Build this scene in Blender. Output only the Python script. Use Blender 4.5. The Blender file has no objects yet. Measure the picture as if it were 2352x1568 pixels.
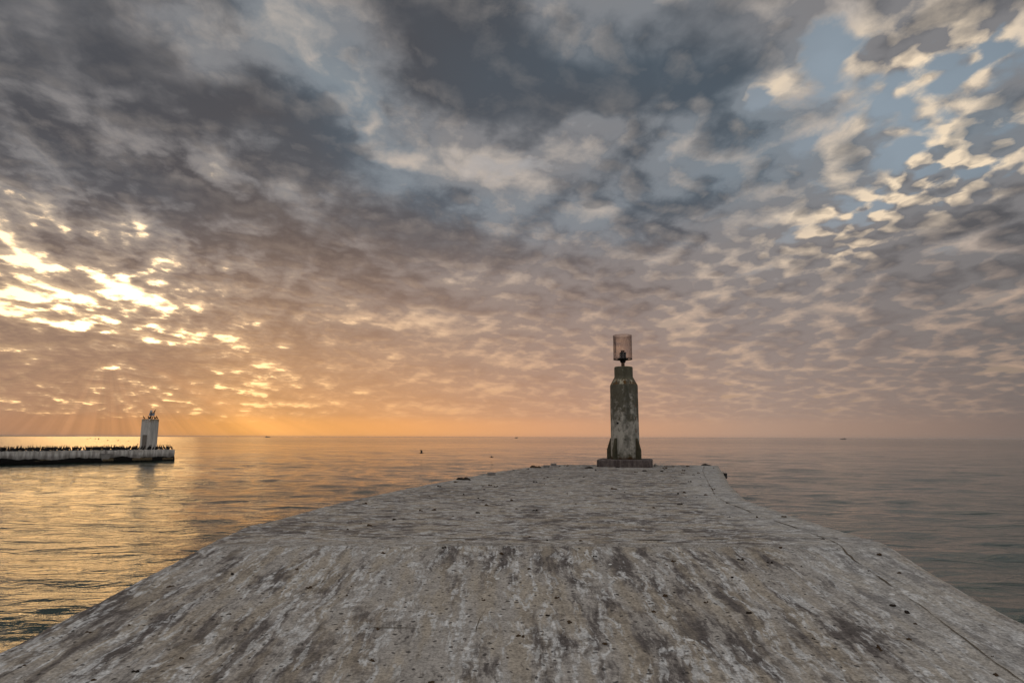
import bpy, bmesh, math, random
import numpy as np
from mathutils import Vector, Matrix, noise as mnoise

scene = bpy.context.scene
# ------------------------------------------------------------------ camera
EYE = 1.27                      # eye height above the pier deck (deck is z = 0)
FOC = 1482.0                    # focal length in pixels of a 2352 px wide picture
PITCH = math.atan(221 / FOC)
ROLL = math.radians(0.20)
cam_d = bpy.data.cameras.new('camera')
cam = bpy.data.objects.new('camera', cam_d)
scene.collection.objects.link(cam)
cam_d.sensor_width = 36
cam_d.lens = FOC / 2352 * 36
cam_d.clip_start = 0.05
cam_d.clip_end = 60000
CAM_M = Matrix.Translation((0, 0, EYE)) @ Matrix.Rotation(math.pi / 2 + PITCH, 4, 'X') @ Matrix.Rotation(ROLL, 4, 'Z')
cam.matrix_world = CAM_M
scene.camera = cam
R3 = CAM_M.to_3x3()

def ray(u, v):
    """direction seen at (u, v) of the 2352 x 1568 picture"""
    return (R3 @ Vector(((u - 1176) / FOC, (784 - v) / FOC, -1))).normalized()

def azel(u, v):
    d = ray(u, v)
    return math.atan2(d.x, d.y), math.asin(d.z)

# ------------------------------------------------------------------ exposure
scene.view_settings.view_transform = 'Standard'
scene.view_settings.look = 'None'
scene.view_settings.gamma = 1
scene.view_settings.exposure = 0.0
scene.view_settings.use_curve_mapping = False

def lin(r, g, b):
    f = lambda c: c / 12.92 if c <= .04045 else ((c + .055) / 1.055) ** 2.4
    return (f(r / 255), f(g / 255), f(b / 255))

# ------------------------------------------------------------------ node expression helper
class NB:
    def __init__(s, nt): s.nt = nt
    def new(s, t): return s.nt.nodes.new(t)
    def put(s, sock, v):
        if isinstance(v, X): v = v.o
        if hasattr(v, 'is_output'): s.nt.links.new(v, sock)
        elif v is not None:
            if isinstance(v, (tuple, list)) and sock.type == 'RGBA' and len(v) == 3: v = (*v, 1)
            sock.default_value = v
    def m(s, op, a, b=None, c=None, clamp=False):
        n = s.new('ShaderNodeMath'); n.operation = op; n.use_clamp = clamp
        for i, q in enumerate((a, b, c)):
            if q is not None: s.put(n.inputs[i], q)
        return X(s, n.outputs[0])
    def vm(s, op, a, b=None, scale=None):
        n = s.new('ShaderNodeVectorMath'); n.operation = op
        s.put(n.inputs[0], a)
        if b is not None: s.put(n.inputs[1], b)
        if scale is not None: s.put(n.inputs[3], scale)
        return X(s, n.outputs[1] if op in ('DOT_PRODUCT', 'LENGTH', 'DISTANCE') else n.outputs[0])
    def comb(s, x, y, z=0.0):
        n = s.new('ShaderNodeCombineXYZ')
        for i, q in enumerate((x, y, z)): s.put(n.inputs[i], q)
        return X(s, n.outputs[0])
    def sep(s, v):
        n = s.new('ShaderNodeSeparateXYZ'); s.put(n.inputs[0], v)
        return [X(s, o) for o in n.outputs]
    def ss(s, x, a, b, lo=0.0, hi=1.0, smooth=True):
        n = s.new('ShaderNodeMapRange'); n.interpolation_type = 'SMOOTHSTEP' if smooth else 'LINEAR'
        for i, q in enumerate((x, a, b, lo, hi)): s.put(n.inputs[i], q)
        return X(s, n.outputs[0])
    def mix(s, f, a, b, mode='MIX'):
        n = s.new('ShaderNodeMix'); n.data_type = 'RGBA'; n.blend_type = mode
        s.put(n.inputs[0], f); s.put(n.inputs[6], a); s.put(n.inputs[7], b)
        return X(s, n.outputs[2])
    def noise(s, vec, scale, detail=4, rough=.5, dist=0.0, dim='2D', color=False, lac=2.0, typ='FBM', w=None):
        n = s.new('ShaderNodeTexNoise'); n.noise_dimensions = dim
        n.noise_type = typ
        if w is not None: s.put(n.inputs['W'], w)
        s.put(n.inputs['Vector'], vec); s.put(n.inputs['Scale'], scale); n.inputs['Detail'].default_value = detail
        n.inputs['Roughness'].default_value = rough; n.inputs['Distortion'].default_value = dist
        n.inputs['Lacunarity'].default_value = lac
        return X(s, n.outputs[1 if color else 0])
    def voro(s, vec, scale, feature='F1', out=0, rnd=1.0, dim='2D', smooth=None, detail=0):
        n = s.new('ShaderNodeTexVoronoi'); n.voronoi_dimensions = dim; n.feature = feature
        s.put(n.inputs['Vector'], vec); n.inputs['Scale'].default_value = scale; n.inputs['Randomness'].default_value = rnd
        n.inputs['Detail'].default_value = detail
        if smooth is not None: n.inputs['Smoothness'].default_value = smooth
        return X(s, n.outputs[out])
    def mapping(s, v, loc=(0, 0, 0), rot=(0, 0, 0), scale=(1, 1, 1), typ='POINT'):
        n = s.new('ShaderNodeMapping'); n.vector_type = typ
        s.put(n.inputs[0], v); n.inputs['Location'].default_value = loc
        n.inputs['Rotation'].default_value = rot; n.inputs['Scale'].default_value = scale
        return X(s, n.outputs[0])
    def ramp(s, x, stops, interp='EASE'):
        n = s.new('ShaderNodeValToRGB'); s.put(n.inputs[0], x)
        cr = n.color_ramp; cr.interpolation = interp
        while len(cr.elements) < len(stops): cr.elements.new(0.5)
        for e, (p, c) in zip(cr.elements, stops): e.position = p
        for e, (p, c) in zip(cr.elements, stops): e.color = (*c, 1) if len(c) == 3 else c
        return X(s, n.outputs[0])
class X:
    def __init__(s, nb, o): s.nb = nb; s.o = o
    def __add__(s, b): return s.nb.m('ADD', s, b)
    __radd__ = __add__
    def __sub__(s, b): return s.nb.m('SUBTRACT', s, b)
    def __rsub__(s, b): return s.nb.m('SUBTRACT', b, s)
    def __mul__(s, b): return s.nb.m('MULTIPLY', s, b)
    __rmul__ = __mul__
    def __truediv__(s, b): return s.nb.m('DIVIDE', s, b)
    def __rtruediv__(s, b): return s.nb.m('DIVIDE', b, s)
    def clamp(s): return s.nb.m('MINIMUM', s.nb.m('MAXIMUM', s, 0.0), 1.0)

# ------------------------------------------------------------------ sun and sky
SUN_AZ, SUN_EL = azel(250, 790)
SUN_DIR = Vector((math.sin(SUN_AZ) * math.cos(SUN_EL), math.cos(SUN_AZ) * math.cos(SUN_EL), math.sin(SUN_EL)))
sun_d = bpy.data.lights.new('sun', 'SUN')
sun_d.energy = 0.05
sun_d.angle = math.radians(13)
sun_d.color = (1.0, 0.58, 0.20)
sun = bpy.data.objects.new('sun', sun_d)
scene.collection.objects.link(sun)
sun.rotation_euler = (-SUN_DIR).to_track_quat('-Z', 'Y').to_euler()

world = bpy.data.worlds.new("World")
scene.world = world
world.use_nodes = True
nt = world.node_tree
nt.nodes.clear()
W = NB(nt)
tc = W.new('ShaderNodeTexCoord')
D = X(W, tc.outputs['Generated'])
dx, dy, dz = W.sep(D)
az = W.m('ARCTAN2', dx, dy)
el = W.m('ARCSINE', dz)
zc = W.m('MAXIMUM', dz, 0.0)
den = zc + 0.17
P = W.comb(dx / den, dy / den)          # cloud deck seen from below, curving down to the horizon
# organic warp of the large layout
wn = W.noise(P, 1.7, 3, .55, color=True)
wx, wy, _ = W.sep(wn)
wn2 = W.noise(P, 6.5, 3, .55, color=True)
wx2, wy2, _ = W.sep(wn2)
elw = W.ss(el, 0.0, 0.35, .35, 1.0)
az_w = az + (wx - .5) * (elw * .22) + (wx2 - .5) * (elw * .10)
el_w = el + (wy - .5) * (elw * .13) + (wy2 - .5) * (elw * .06)
Q = W.comb(az_w, el_w)

def field(blobs):
    """sum of soft elliptical patches (u, v, half width, half height, tilt in degrees, weight)"""
    tot = None
    for (u, v, rx, ry, a, w) in blobs:
        A, E = azel(u, v)
        A2, E2 = azel(u + 5, v)
        kx = (A2 - A) / 5
        A3, E3 = azel(u, v - 5)
        ky = (E3 - E) / 5
        n = W.new('ShaderNodeTexGradient'); n.gradient_type = 'SPHERICAL'
        tm = n.texture_mapping; tm.vector_type = 'TEXTURE'
        tm.translation = (A, E, 0); tm.rotation = (0, 0, math.radians(-a)); tm.scale = (rx * kx * 1.9, ry * ky * 1.9, 1)
        W.put(n.inputs[0], Q)
        g = X(W, n.outputs[1])
        tot = g * w if tot is None else W.m('MULTIPLY_ADD', g, w, tot)
    return tot

THICK = field([
    (230, 90, 330, 110, 22, 1.0), (620, 290, 330, 75, 22, .75), (900, 370, 200, 50, 14, .4),
    (1000, 60, 270, 90, 25, .7), (1230, 190, 230, 90, 15, .75), (1480, 90, 170, 100, -35, .4),
    (1640, 150, 110, 120, -55, .6), (1530, 210, 330, 50, -8, .45),
    (1530, 460, 180, 40, -6, .55), (1870, 370, 60, 25, -25, .5), (2290, 490, 170, 30, -14, .65),
    (620, 550, 330, 60, 8, .6), (1050, 545, 300, 50, 4, .4), (150, 430, 220, 50, 10, .3),
    (2250, 10, 260, 50, -5, .5), (2290, 345, 70, 18, -28, .2),
    (720, 760, 210, 50, 8, .3), (250, 800, 220, 30, 8, .3), (120, 870, 200, 25, 3, .3),
    (1330, 700, 200, 40, 5, .2), (200, 850, 300, 60, 3, .35), (480, 500, 400, 60, 6, .3), (1250, 590, 320, 35, 4, .3), (350, 640, 160, 30, 5, .2), (1780, 560, 200, 25, -10, .15), (40, 260, 150, 40, 15, .3),
    (30, 200, 160, 120, 20, .5), (420, 470, 200, 50, 12, .4), (560, 60, 90, 60, 30, .2),
    # thin lanes and holes
    (860, 255, 60, 34, 50, -.75), (965, 350, 60, 20, 5, -.7), (1120, 350, 90, 28, 0, -.5),
    (1330, 325, 170, 26, -10, -.6), (1750, 215, 120, 22, -22, -.8), (560, 40, 60, 60, 40, -.15), (1480, 20, 330, 60, 0, .45), (760, 60, 110, 60, 30, .3),
    (700, 120, 110, 35, 45, -.35), (1940, 90, 90, 75, 30, -.95), (1960, 240, 130, 80, -30, -.5),
    (2130, 250, 200, 90, -30, -.6), (2050, 380, 110, 60, -50, -.5), (1880, 500, 200, 30, -25, -.45),
    (1720, 590, 160, 30, -20, -.45), (2300, 170, 120, 60, -35, -.45), (2270, 290, 150, 75, -20, -.5), (2200, 420, 120, 30, -20, -.3),
    (60, 535, 80, 45, 50, -.6), (20, 680, 150, 34, 5, -.70), (230, 735, 210, 18, 12, -.85), (120, 620, 190, 26, 12, -.45),
    (310, 670, 80, 16, 3, -.9), (415, 745, 110, 14, 28, -.6), (280, 600, 40, 18, 20, -.7), (150, 590, 150, 20, 20, -.45), (500, 700, 120, 14, 10, -.4), (1180, 760, 120, 10, 12, -.4), (1000, 880, 130, 10, 5, -.3), (860, 725, 70, 13, 25, -.6),
    (240, 830, 60, 18, 35, -.5), (230, 870, 130, 14, 5, -.35), (620, 862, 40, 16, -10, -.9),
    (560, 915, 300, 18, 2, -.5), (180, 915, 200, 12, 3, -.35),
    (1000, 625, 120, 14, 5, -.3), (2230, 835, 150, 18, -10, -.4),
])
BLUE = field([
    (1930, 110, 120, 110, 30, .9), (2010, 260, 210, 90, -30, .9), (2080, 380, 160, 70, -45, .8), (2290, 230, 160, 100, -30, .7),
    (1760, 240, 150, 40, -20, .5), (1400, 330, 260, 40, -5, .35), (1900, 520, 200, 40, -25, .5),
])
COOL = field([
    (760, 190, 260, 110, 30, .9), (1010, 460, 330, 80, 5, .7), (1600, 420, 330, 80, -5, .7), (1380, 160, 250, 140, 0, .6),
    (1700, 250, 200, 120, 0, .5), (300, 480, 260, 60, 10, .3), (2260, 320, 200, 80, -25, .7),
])
CREAM = field([
    (2180, 60, 190, 90, 0, 1.0), (2130, 330, 260, 130, -25, 1.0), (2080, 470, 260, 60, -15, .9), (1760, 215, 130, 40, -20, .7),
    (1900, 560, 260, 60, -15, .5), (60, 530, 120, 80, 40, .3),
])

sang_ = W.m('ARCCOSINE', W.vm('DOT_PRODUCT', D, tuple(SUN_DIR)))
# small-cell layer
FINE = W.m('MAXIMUM', CREAM * .5, W.ss(sang_, .60, .15) * .7).clamp()
vorw = W.ss(az, -.1, .35, .20, .42) + CREAM.clamp() * .30
def cells(p):
    a = W.noise(p, 3.6, 10, .63, dist=.05)
    a2 = W.noise(W.vm('ADD', p, (3.1, 7.7, 0)), 7.5, 8, .60, dist=.05)
    a = a + (a2 - a) * FINE
    b = W.voro(p, 11.0, 'SMOOTH_F1', smooth=.7)
    b2 = W.voro(p, 19.0, 'SMOOTH_F1', smooth=.6)
    b = b + (b2 - b) * FINE
    return W.m('MULTIPLY_ADD', a, 1.0, vorw * .5) - b * vorw
Pm = W.mapping(P, (0, 0, 0), (0, 0, math.radians(-20)), (1.0, .8, 1))
Pw = W.vm('ADD', Pm, W.vm('SCALE', wn2, scale=.045))
sx, sy = math.sin(SUN_AZ), math.cos(SUN_AZ)
SD = Vector((sx, sy, 0)); SD.rotate(Matrix.Rotation(math.radians(-20), 3, 'Z'))
c0 = cells(Pw)
c1 = cells(W.vm('ADD', Pw, (SD.x * .045, SD.y * .045, 0)))
big = W.noise(P, 2.3, 4, .5)
cellamp = W.ss(THICK, .1, .9, 1.2, .5) + CREAM.clamp() * .45 + W.ss(sang_, .55, .1) * .95
dens = W.m('MULTIPLY_ADD', c0 - .5, cellamp * 2.1, .80) + (big - .5) * .9 + THICK * .75
relief = (c0 - c1) * W.ss(THICK, .5, 1.0, 6.5, 3.0)

sdot = W.vm('DOT_PRODUCT', D, tuple(SUN_DIR))
sang = W.m('ARCCOSINE', sdot)
near = W.m('EXPONENT', sang * -2.6)            # wide warm glow
nearer = W.m('EXPONENT', sang * -7.5)
azn = (az + math.pi) / (2 * math.pi)
A_ = lambda u: (azel(u, 1000)[0] + math.pi) / (2 * math.pi)
back = (0.0, lin(150, 135, 128))
hor = W.ramp(azn, [back, (A_(0), lin(186, 138, 104)), (A_(300), lin(205, 146, 96)), (A_(560), lin(255, 180, 98)), (A_(900), lin(246, 174, 106)),
                   (A_(1300), lin(218, 162, 122)), (A_(1750), lin(180, 148, 128)), (A_(2352), lin(128, 112, 104)), (1.0, back[1])], 'LINEAR')
midc = W.ramp(azn, [(0, lin(150, 148, 150)), (A_(0), lin(158, 134, 114)), (A_(500), lin(146, 131, 121)), (A_(1100), lin(138, 130, 127)),
                    (A_(1800), lin(134, 129, 129)), (A_(2352), lin(118, 115, 114)), (1, lin(150, 148, 150))], 'LINEAR')
litc = W.ramp(azn, [(0, lin(215, 205, 200)), (A_(0), lin(225, 190, 145)), (A_(500), lin(240, 200, 156)), (A_(1100), lin(224, 190, 158)),
                    (A_(1800), lin(206, 178, 154)), (A_(2352), lin(198, 168, 145)), (1, lin(215, 205, 200))], 'LINEAR')
dark_top = W.mix(COOL.clamp(), lin(76, 79, 85), lin(78, 94, 107))
mid_hi = W.mix(COOL.clamp(), lin(128, 127, 129), lin(122, 136, 147))
hi = W.ss(el, azel(1176, 900)[1], azel(1176, 480)[1])
shade = W.mix(hi, midc, mid_hi)
# thickness darkening
thk = W.ss(dens, .75, 1.5)
darkc = W.mix(hi, W.mix(.45, midc, lin(100, 98, 101)), dark_top)
cloud = W.mix(thk * W.m('MULTIPLY_ADD', CREAM.clamp(), -.55, 1.0), shade, darkc)
lit = W.mix(hi, litc, W.mix(CREAM.clamp(), lin(184, 175, 167), lin(246, 224, 194)))
thin = W.ss(dens, .85, .30)
L = (W.m('MULTIPLY_ADD', thin, W.m('MULTIPLY_ADD', CREAM.clamp(), -.30, .72), relief * W.m('MULTIPLY_ADD', CREAM.clamp(), .35, .58) + CREAM.clamp() * .22) * W.ss(thk, 0.0, 1.0, 1.0, .35)).clamp()
cloud = W.mix(L, cloud, lit)
# the unseen sky overhead and behind is brightened to light the concrete
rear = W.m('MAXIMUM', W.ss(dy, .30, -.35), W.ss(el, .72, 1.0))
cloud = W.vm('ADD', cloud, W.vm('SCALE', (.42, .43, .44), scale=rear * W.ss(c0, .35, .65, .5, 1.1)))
# clear sky behind: Nishita plus the glow round the sun
skyn = W.new('ShaderNodeTexSky'); skyn.sky_type = 'NISHITA'; skyn.sun_disc = False
skyn.sun_elevation = SUN_EL; skyn.sun_rotation = SUN_AZ; skyn.air_density = 1.0; skyn.dust_density = 1.5; skyn.ozone_density = 2.0
skyc = W.vm('SCALE', X(W, skyn.outputs[0]), scale=.05)
skyc = W.mix(BLUE.clamp() * .75, skyc, lin(130, 150, 165))
skyc = W.mix(.65, skyc, W.mix(hi, lin(190, 165, 145), lin(140, 158, 172)))
gap_glow = W.vm('SCALE', W.mix(near.clamp(), lin(255, 180, 100), lin(255, 205, 120)), scale=nearer * 1.5 + near * 0.50)
skyg = W.vm('ADD', skyc, gap_glow)
alpha = W.ss(dens, W.m('MULTIPLY_ADD', BLUE.clamp(), .12, .10), W.m('MULTIPLY_ADD', BLUE.clamp(), .40, .52))
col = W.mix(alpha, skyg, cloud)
# light leaking through thin cloud near the sun
leak = W.m('EXPONENT', W.m('MULTIPLY_ADD', W.m('MAXIMUM', dens, .12), -4.2, 0.9)) * W.ss(sang, 1.1, .35, .12, 1.0) * (nearer * 1.2 + near * .34)
col = W.vm('ADD', col, W.vm('SCALE', (1.0, .74, .42), scale=leak))
# haze towards the horizon, with the sun's rays fanning down through it
hz = W.m('EXPONENT', el * -9.0) * .97
hb2 = W.ss(el, azel(1176, 900)[1], azel(1176, 985)[1])
haze = W.m('MAXIMUM', hz, hb2).clamp()
rang = W.m('ARCTAN2', az - SUN_AZ, SUN_EL - el)
rayn = W.noise(W.comb(rang * 7.0, 3.7), 1.0, 3, .6)
rmask = W.ss(SUN_EL - el, -.01, .05) * W.ss(sang, .55, .15)
hor = W.vm('SCALE', hor, scale=W.m('MULTIPLY_ADD', (rayn - .5) * rmask, .6, 1.0))
col = W.mix(haze, col, hor)
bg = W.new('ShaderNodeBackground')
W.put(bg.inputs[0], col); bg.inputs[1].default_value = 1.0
wo = W.new('ShaderNodeOutputWorld')
nt.links.new(bg.outputs[0], wo.inputs[0])
world.cycles.sampling_method = 'MANUAL'
world.cycles.sample_map_resolution = 512

# ------------------------------------------------------------------ helpers
rng = random.Random(7)
C = scene.collection
EYEV = Vector((0, 0, EYE))
SEA = -1.06                     # sea level
RS, YC = 0.12, 8.05             # slope of the near ramp and where it meets the flat deck

def on_z(u, v, z=0.0):
    r = ray(u, v); return EYEV + r * ((z - EYE) / r.z)
def on_y(u, v, Y):
    r = ray(u, v); return EYEV + r * (Y / r.y)
def on_ramp(u, v):
    r = ray(u, v); t = (-RS * YC - EYE) / (r.z - RS * r.y); return EYEV + r * t
def hv(u):
    """picture height of the true horizon at column u"""
    a, b = 900.0, 1100.0
    for _ in range(40):
        m_ = (a + b) / 2
        if ray(u, m_).z > 0: a = m_
        else: b = m_
    return a

def mat(name, build):
    m = bpy.data.materials.new(name); m.use_nodes = True
    t = m.node_tree; t.nodes.clear()
    n = NB(t); out = n.new('ShaderNodeOutputMaterial')
    t.links.new(build(n), out.inputs[0])
    return m
def principled(n, base, rough=.8, normal=None, spec=.3, metal=0.0, ior=1.45):
    p = n.new('ShaderNodeBsdfPrincipled')
    n.put(p.inputs['Base Color'], base); n.put(p.inputs['Roughness'], rough)
    p.inputs['Metallic'].default_value = metal
    p.inputs['IOR'].default_value = ior
    p.inputs['Specular IOR Level'].default_value = spec
    if normal is not None: n.put(p.inputs['Normal'], normal)
    return p.outputs[0]
def bump(n, h, strength=.5, dist=.02, normal=None):
    b = n.new('ShaderNodeBump'); n.put(b.inputs['Height'], h); n.put(b.inputs['Strength'], strength)
    n.put(b.inputs['Distance'], dist)
    if normal is not None: n.put(b.inputs['Normal'], normal)
    return X(n, b.outputs[0])
def objco(n):
    return X(n, n.new('ShaderNodeTexCoord').outputs['Object'])
def plain(name, col, rough=.7, metal=0.0, var=.25, scale=6.0, spec=.3):
    def b(n):
        co = objco(n)
        k = n.noise(co, scale, 5, .6, dim='3D')
        c = n.mix(k, tuple(x * (1 - var) for x in col), tuple(min(1, x * (1 + var)) for x in col))
        return principled(n, c, rough, bump(n, k, .3, .01), spec, metal)
    return mat(name, b)

def link_mesh(name, verts, faces, m, parent=None, loc=None, smooth=False):
    me = bpy.data.meshes.new(name); me.from_pydata([tuple(v) for v in verts], [], [tuple(f) for f in faces])
    me.update()
    if m: me.materials.append(m)
    if smooth: me.polygons.foreach_set('use_smooth', [True] * len(me.polygons))
    o = bpy.data.objects.new(name, me); C.objects.link(o)
    if parent: o.parent = parent
    if loc is not None: o.location = loc
    return o
def bm_obj(name, bm, m, parent=None, loc=None, smooth=False):
    bmesh.ops.recalc_face_normals(bm, faces=bm.faces)
    me = bpy.data.meshes.new(name); bm.to_mesh(me); bm.free()
    if m: me.materials.append(m)
    if smooth: me.polygons.foreach_set('use_smooth', [True] * len(me.polygons))
    o = bpy.data.objects.new(name, me); C.objects.link(o)
    if parent: o.parent = parent
    if loc is not None: o.location = loc
    return o
def thing(name, label, cat, loc=(0, 0, 0), rz=0, group=None):
    o = bpy.data.objects.new(name, None); C.objects.link(o)
    o.empty_display_size = .1
    o.location = loc; o.rotation_euler = (0, 0, rz)
    tag(o, label, cat, group); return o
def tag(o, label=None, cat=None, group=None, kind=None):
    if label: o['label'] = label
    if cat: o['category'] = cat
    if group: o['group'] = group
    if kind: o['kind'] = kind
    return o
def box(bm, sx, sy, sz, loc=(0, 0, 0), rot=None, bev=0.0, seg=2):
    r = bmesh.ops.create_cube(bm, size=1)
    vs = r['verts']
    for v in vs: v.co = Vector((v.co.x * sx, v.co.y * sy, v.co.z * sz))
    if bev:
        es = list({e for v in vs for e in v.link_edges})
        g = bmesh.ops.bevel(bm, geom=es, offset=bev, segments=seg, affect='EDGES', profile=.6)
        vs = list({v for f in g['faces'] for v in f.verts} | {v for v in vs if v.is_valid})
    M = Matrix.Translation(loc) @ (rot.to_4x4() if rot else Matrix.Identity(4))
    bmesh.ops.transform(bm, matrix=M, verts=vs)
    return vs
def lathe(bm, prof, seg=48, cap=True, center=(0, 0)):
    rings = []
    for (r, z) in prof:
        rings.append([bm.verts.new((center[0] + r * math.cos(2 * math.pi * i / seg), center[1] + r * math.sin(2 * math.pi * i / seg), z)) for i in range(seg)])
    for a, b in zip(rings, rings[1:]):
        for i in range(seg):
            bm.faces.new((a[i], a[(i + 1) % seg], b[(i + 1) % seg], b[i]))
    if cap:
        bm.faces.new(rings[0][::-1]); bm.faces.new(rings[-1])
def sweep(bm, pts, radii, seg=8, flat=None):
    """one continuous tube through pts with its own radius at each point"""
    pts = [Vector(p) for p in pts]; rings = []
    for i, p in enumerate(pts):
        t = (pts[min(i + 1, len(pts) - 1)] - pts[max(i - 1, 0)]).normalized()
        a = t.cross(Vector((0, 1, 0)))
        if a.length < 1e-3: a = Vector((1, 0, 0))
        a.normalize(); b = t.cross(a)
        rx = radii[i]; ry = rx * (flat[i] if flat else 1)
        rings.append([bm.verts.new(p + a * (rx * math.cos(2 * math.pi * k / seg)) + b * (ry * math.sin(2 * math.pi * k / seg))) for k in range(seg)])
    for A, B in zip(rings, rings[1:]):
        for k in range(seg):
            bm.faces.new((A[k], A[(k + 1) % seg], B[(k + 1) % seg], B[k]))
    bm.faces.new(rings[0][::-1]); bm.faces.new(rings[-1])
def grid_mesh(name, P, m, parent=None, wrap=False, uv=None, smooth=True):
    """P: (rows, cols, 3) array -> smooth mesh"""
    R, K, _ = P.shape
    me = bpy.data.meshes.new(name)
    idx = np.arange(R * K).reshape(R, K)
    a = idx[:-1, :-1]; b = idx[:-1, 1:]; c = idx[1:, 1:]; d = idx[1:, :-1]
    q = np.stack([a, b, c, d], -1).reshape(-1, 4)
    if wrap:
        w = np.stack([idx[:-1, -1], idx[:-1, 0], idx[1:, 0], idx[1:, -1]], -1)
        q = np.concatenate([q, w])
    me.vertices.add(R * K); me.vertices.foreach_set('co', P.reshape(-1).astype(np.float32))
    me.loops.add(q.size); me.loops.foreach_set('vertex_index', q.reshape(-1).astype(np.int32))
    me.polygons.add(len(q)); me.polygons.foreach_set('loop_start', np.arange(0, q.size, 4, dtype=np.int32))
    me.polygons.foreach_set('use_smooth', np.full(len(q), smooth, dtype=bool))
    if uv is not None:
        l = me.uv_layers.new(name='UVMap'); l.data.foreach_set('uv', uv.reshape(-1, 2)[q.reshape(-1)].reshape(-1).astype(np.float32))
    me.update(calc_edges=True); me.validate()
    if m: me.materials.append(m)
    o = bpy.data.objects.new(name, me); C.objects.link(o)
    if parent: o.parent = parent
    return o

# ------------------------------------------------------------------ sea
def water_mat(n):
    co = objco(n)
    geo = n.new('ShaderNodeNewGeometry')
    pos = X(n, geo.outputs['Position'])
    dist = n.vm('LENGTH', pos)
    st = n.mapping(co, (0, 0, 0), (0, 0, math.radians(8)), (.55, 1.5, 1))
    w0 = n.noise(st, 1.1, 3, .5, dim='2D', dist=.6)
    w1 = n.noise(st, 3.4, 4, .55, dim='2D', dist=.5)
    w2 = n.noise(n.mapping(co, (5, 3, 0), (0, 0, math.radians(-14)), (.5, 1.4, 1)), 11.0, 3, .55, dim='2D')
    patch = n.noise(n.mapping(co, (0, 0, 0), (0, 0, 0), (.035, .16, 1)), 1.0, 4, .6, dim='2D')
    act = n.ss(patch, .35, .65, .45, 1.25)
    h = w0 * .060 + w1 * .024 * act + w2 * .0062 * act
    nb = bump(n, h, 1.0, 1.0)
    rough = n.ss(dist, 10.0, 400.0, .035, .11) * n.ss(patch, .35, .7, .7, 1.4)
    deep = n.mix(n.noise(co, .35, 4, .6, dim='2D'), (.010, .024, .018), (.021, .040, .028))
    return principled(n, deep, rough, nb, .5, ior=1.333)
M_water = mat('sea_water', water_mat)
nr = 660
rad = np.concatenate([[0.0, 1.0], 2.2 * np.exp(np.arange(nr) * .0066)])
rad = np.concatenate([rad, rad[-1] * np.exp(np.arange(1, 50) * .1)])
a_f = np.radians(np.linspace(-56, 56, 720)); a_b = np.radians(np.linspace(56, 304, 120)[1:-1])
azs = np.concatenate([a_f, a_b])
RR, AA = np.meshgrid(rad, azs, indexing='ij')
SXx = RR * np.sin(AA); SYy = RR * np.cos(AA); SZ = np.zeros_like(RR)
rs = np.random.RandomState(3)
spacing = np.maximum(RR * .0066, .02)
for i in range(70):
    lam = .28 * (11 ** rs.rand()) if i < 60 else 4 + 5 * rs.rand()
    th = math.radians(10) + rs.randn() * math.radians(30)
    k = 2 * math.pi / lam
    amp = .0048 * lam ** .9 * (.55 + .9 * rs.rand()) * (.55 if i >= 60 else .8)
    ph = rs.rand() * 6.283
    wgt = np.clip((lam / spacing - 3) / 3, 0, 1)
    arg = k * (SXx * math.sin(th) + SYy * math.cos(th)) + ph
    # grouping: each train swells and dies away along its crest
    env = .6 + .4 * np.sin(arg * (.07 + .06 * rs.rand()) + 1.3 * np.sin(SXx * .21 / lam ** .5 + ph))
    SZ += amp * wgt * env * np.sin(arg + .6 * np.sin(SXx * .5 / lam ** .5 + i))
SZ *= np.clip(1.4 - RR / 220, 0, 1)
Pw_ = np.stack([SXx, SYy, SEA + SZ], -1)
sea = grid_mesh('sea', Pw_, M_water, wrap=True)
tag(sea, kind='structure')

# a thin dark strip of far land at the left of the horizon
M_land = plain('far_land', (.10, .085, .08), .95)
vv, ff = [], []
for i in range(41):
    u = -60 + i * 6.0
    p = on_y(u, hv(u), 9000)
    h = max(0.0, 1 - i / 40) ** .6 * (7 + 3 * mnoise.noise(Vector((i * .37, 0, 0)))) + .1
    for dy in (0, 600): vv += [(p.x * (1 + dy / 9000), p.y + dy, SEA - 2), (p.x * (1 + dy / 9000), p.y + dy, SEA + h * 1.3)]
    if i:
        a = (i - 1) * 4; b = i * 4
        ff += [(a, b, b + 1, a + 1), (a + 1, b + 1, b + 3, a + 3), (a + 3, b + 3, b + 2, a + 2)]
tag(link_mesh('headland', vv, ff, M_land), kind='structure')

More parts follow.
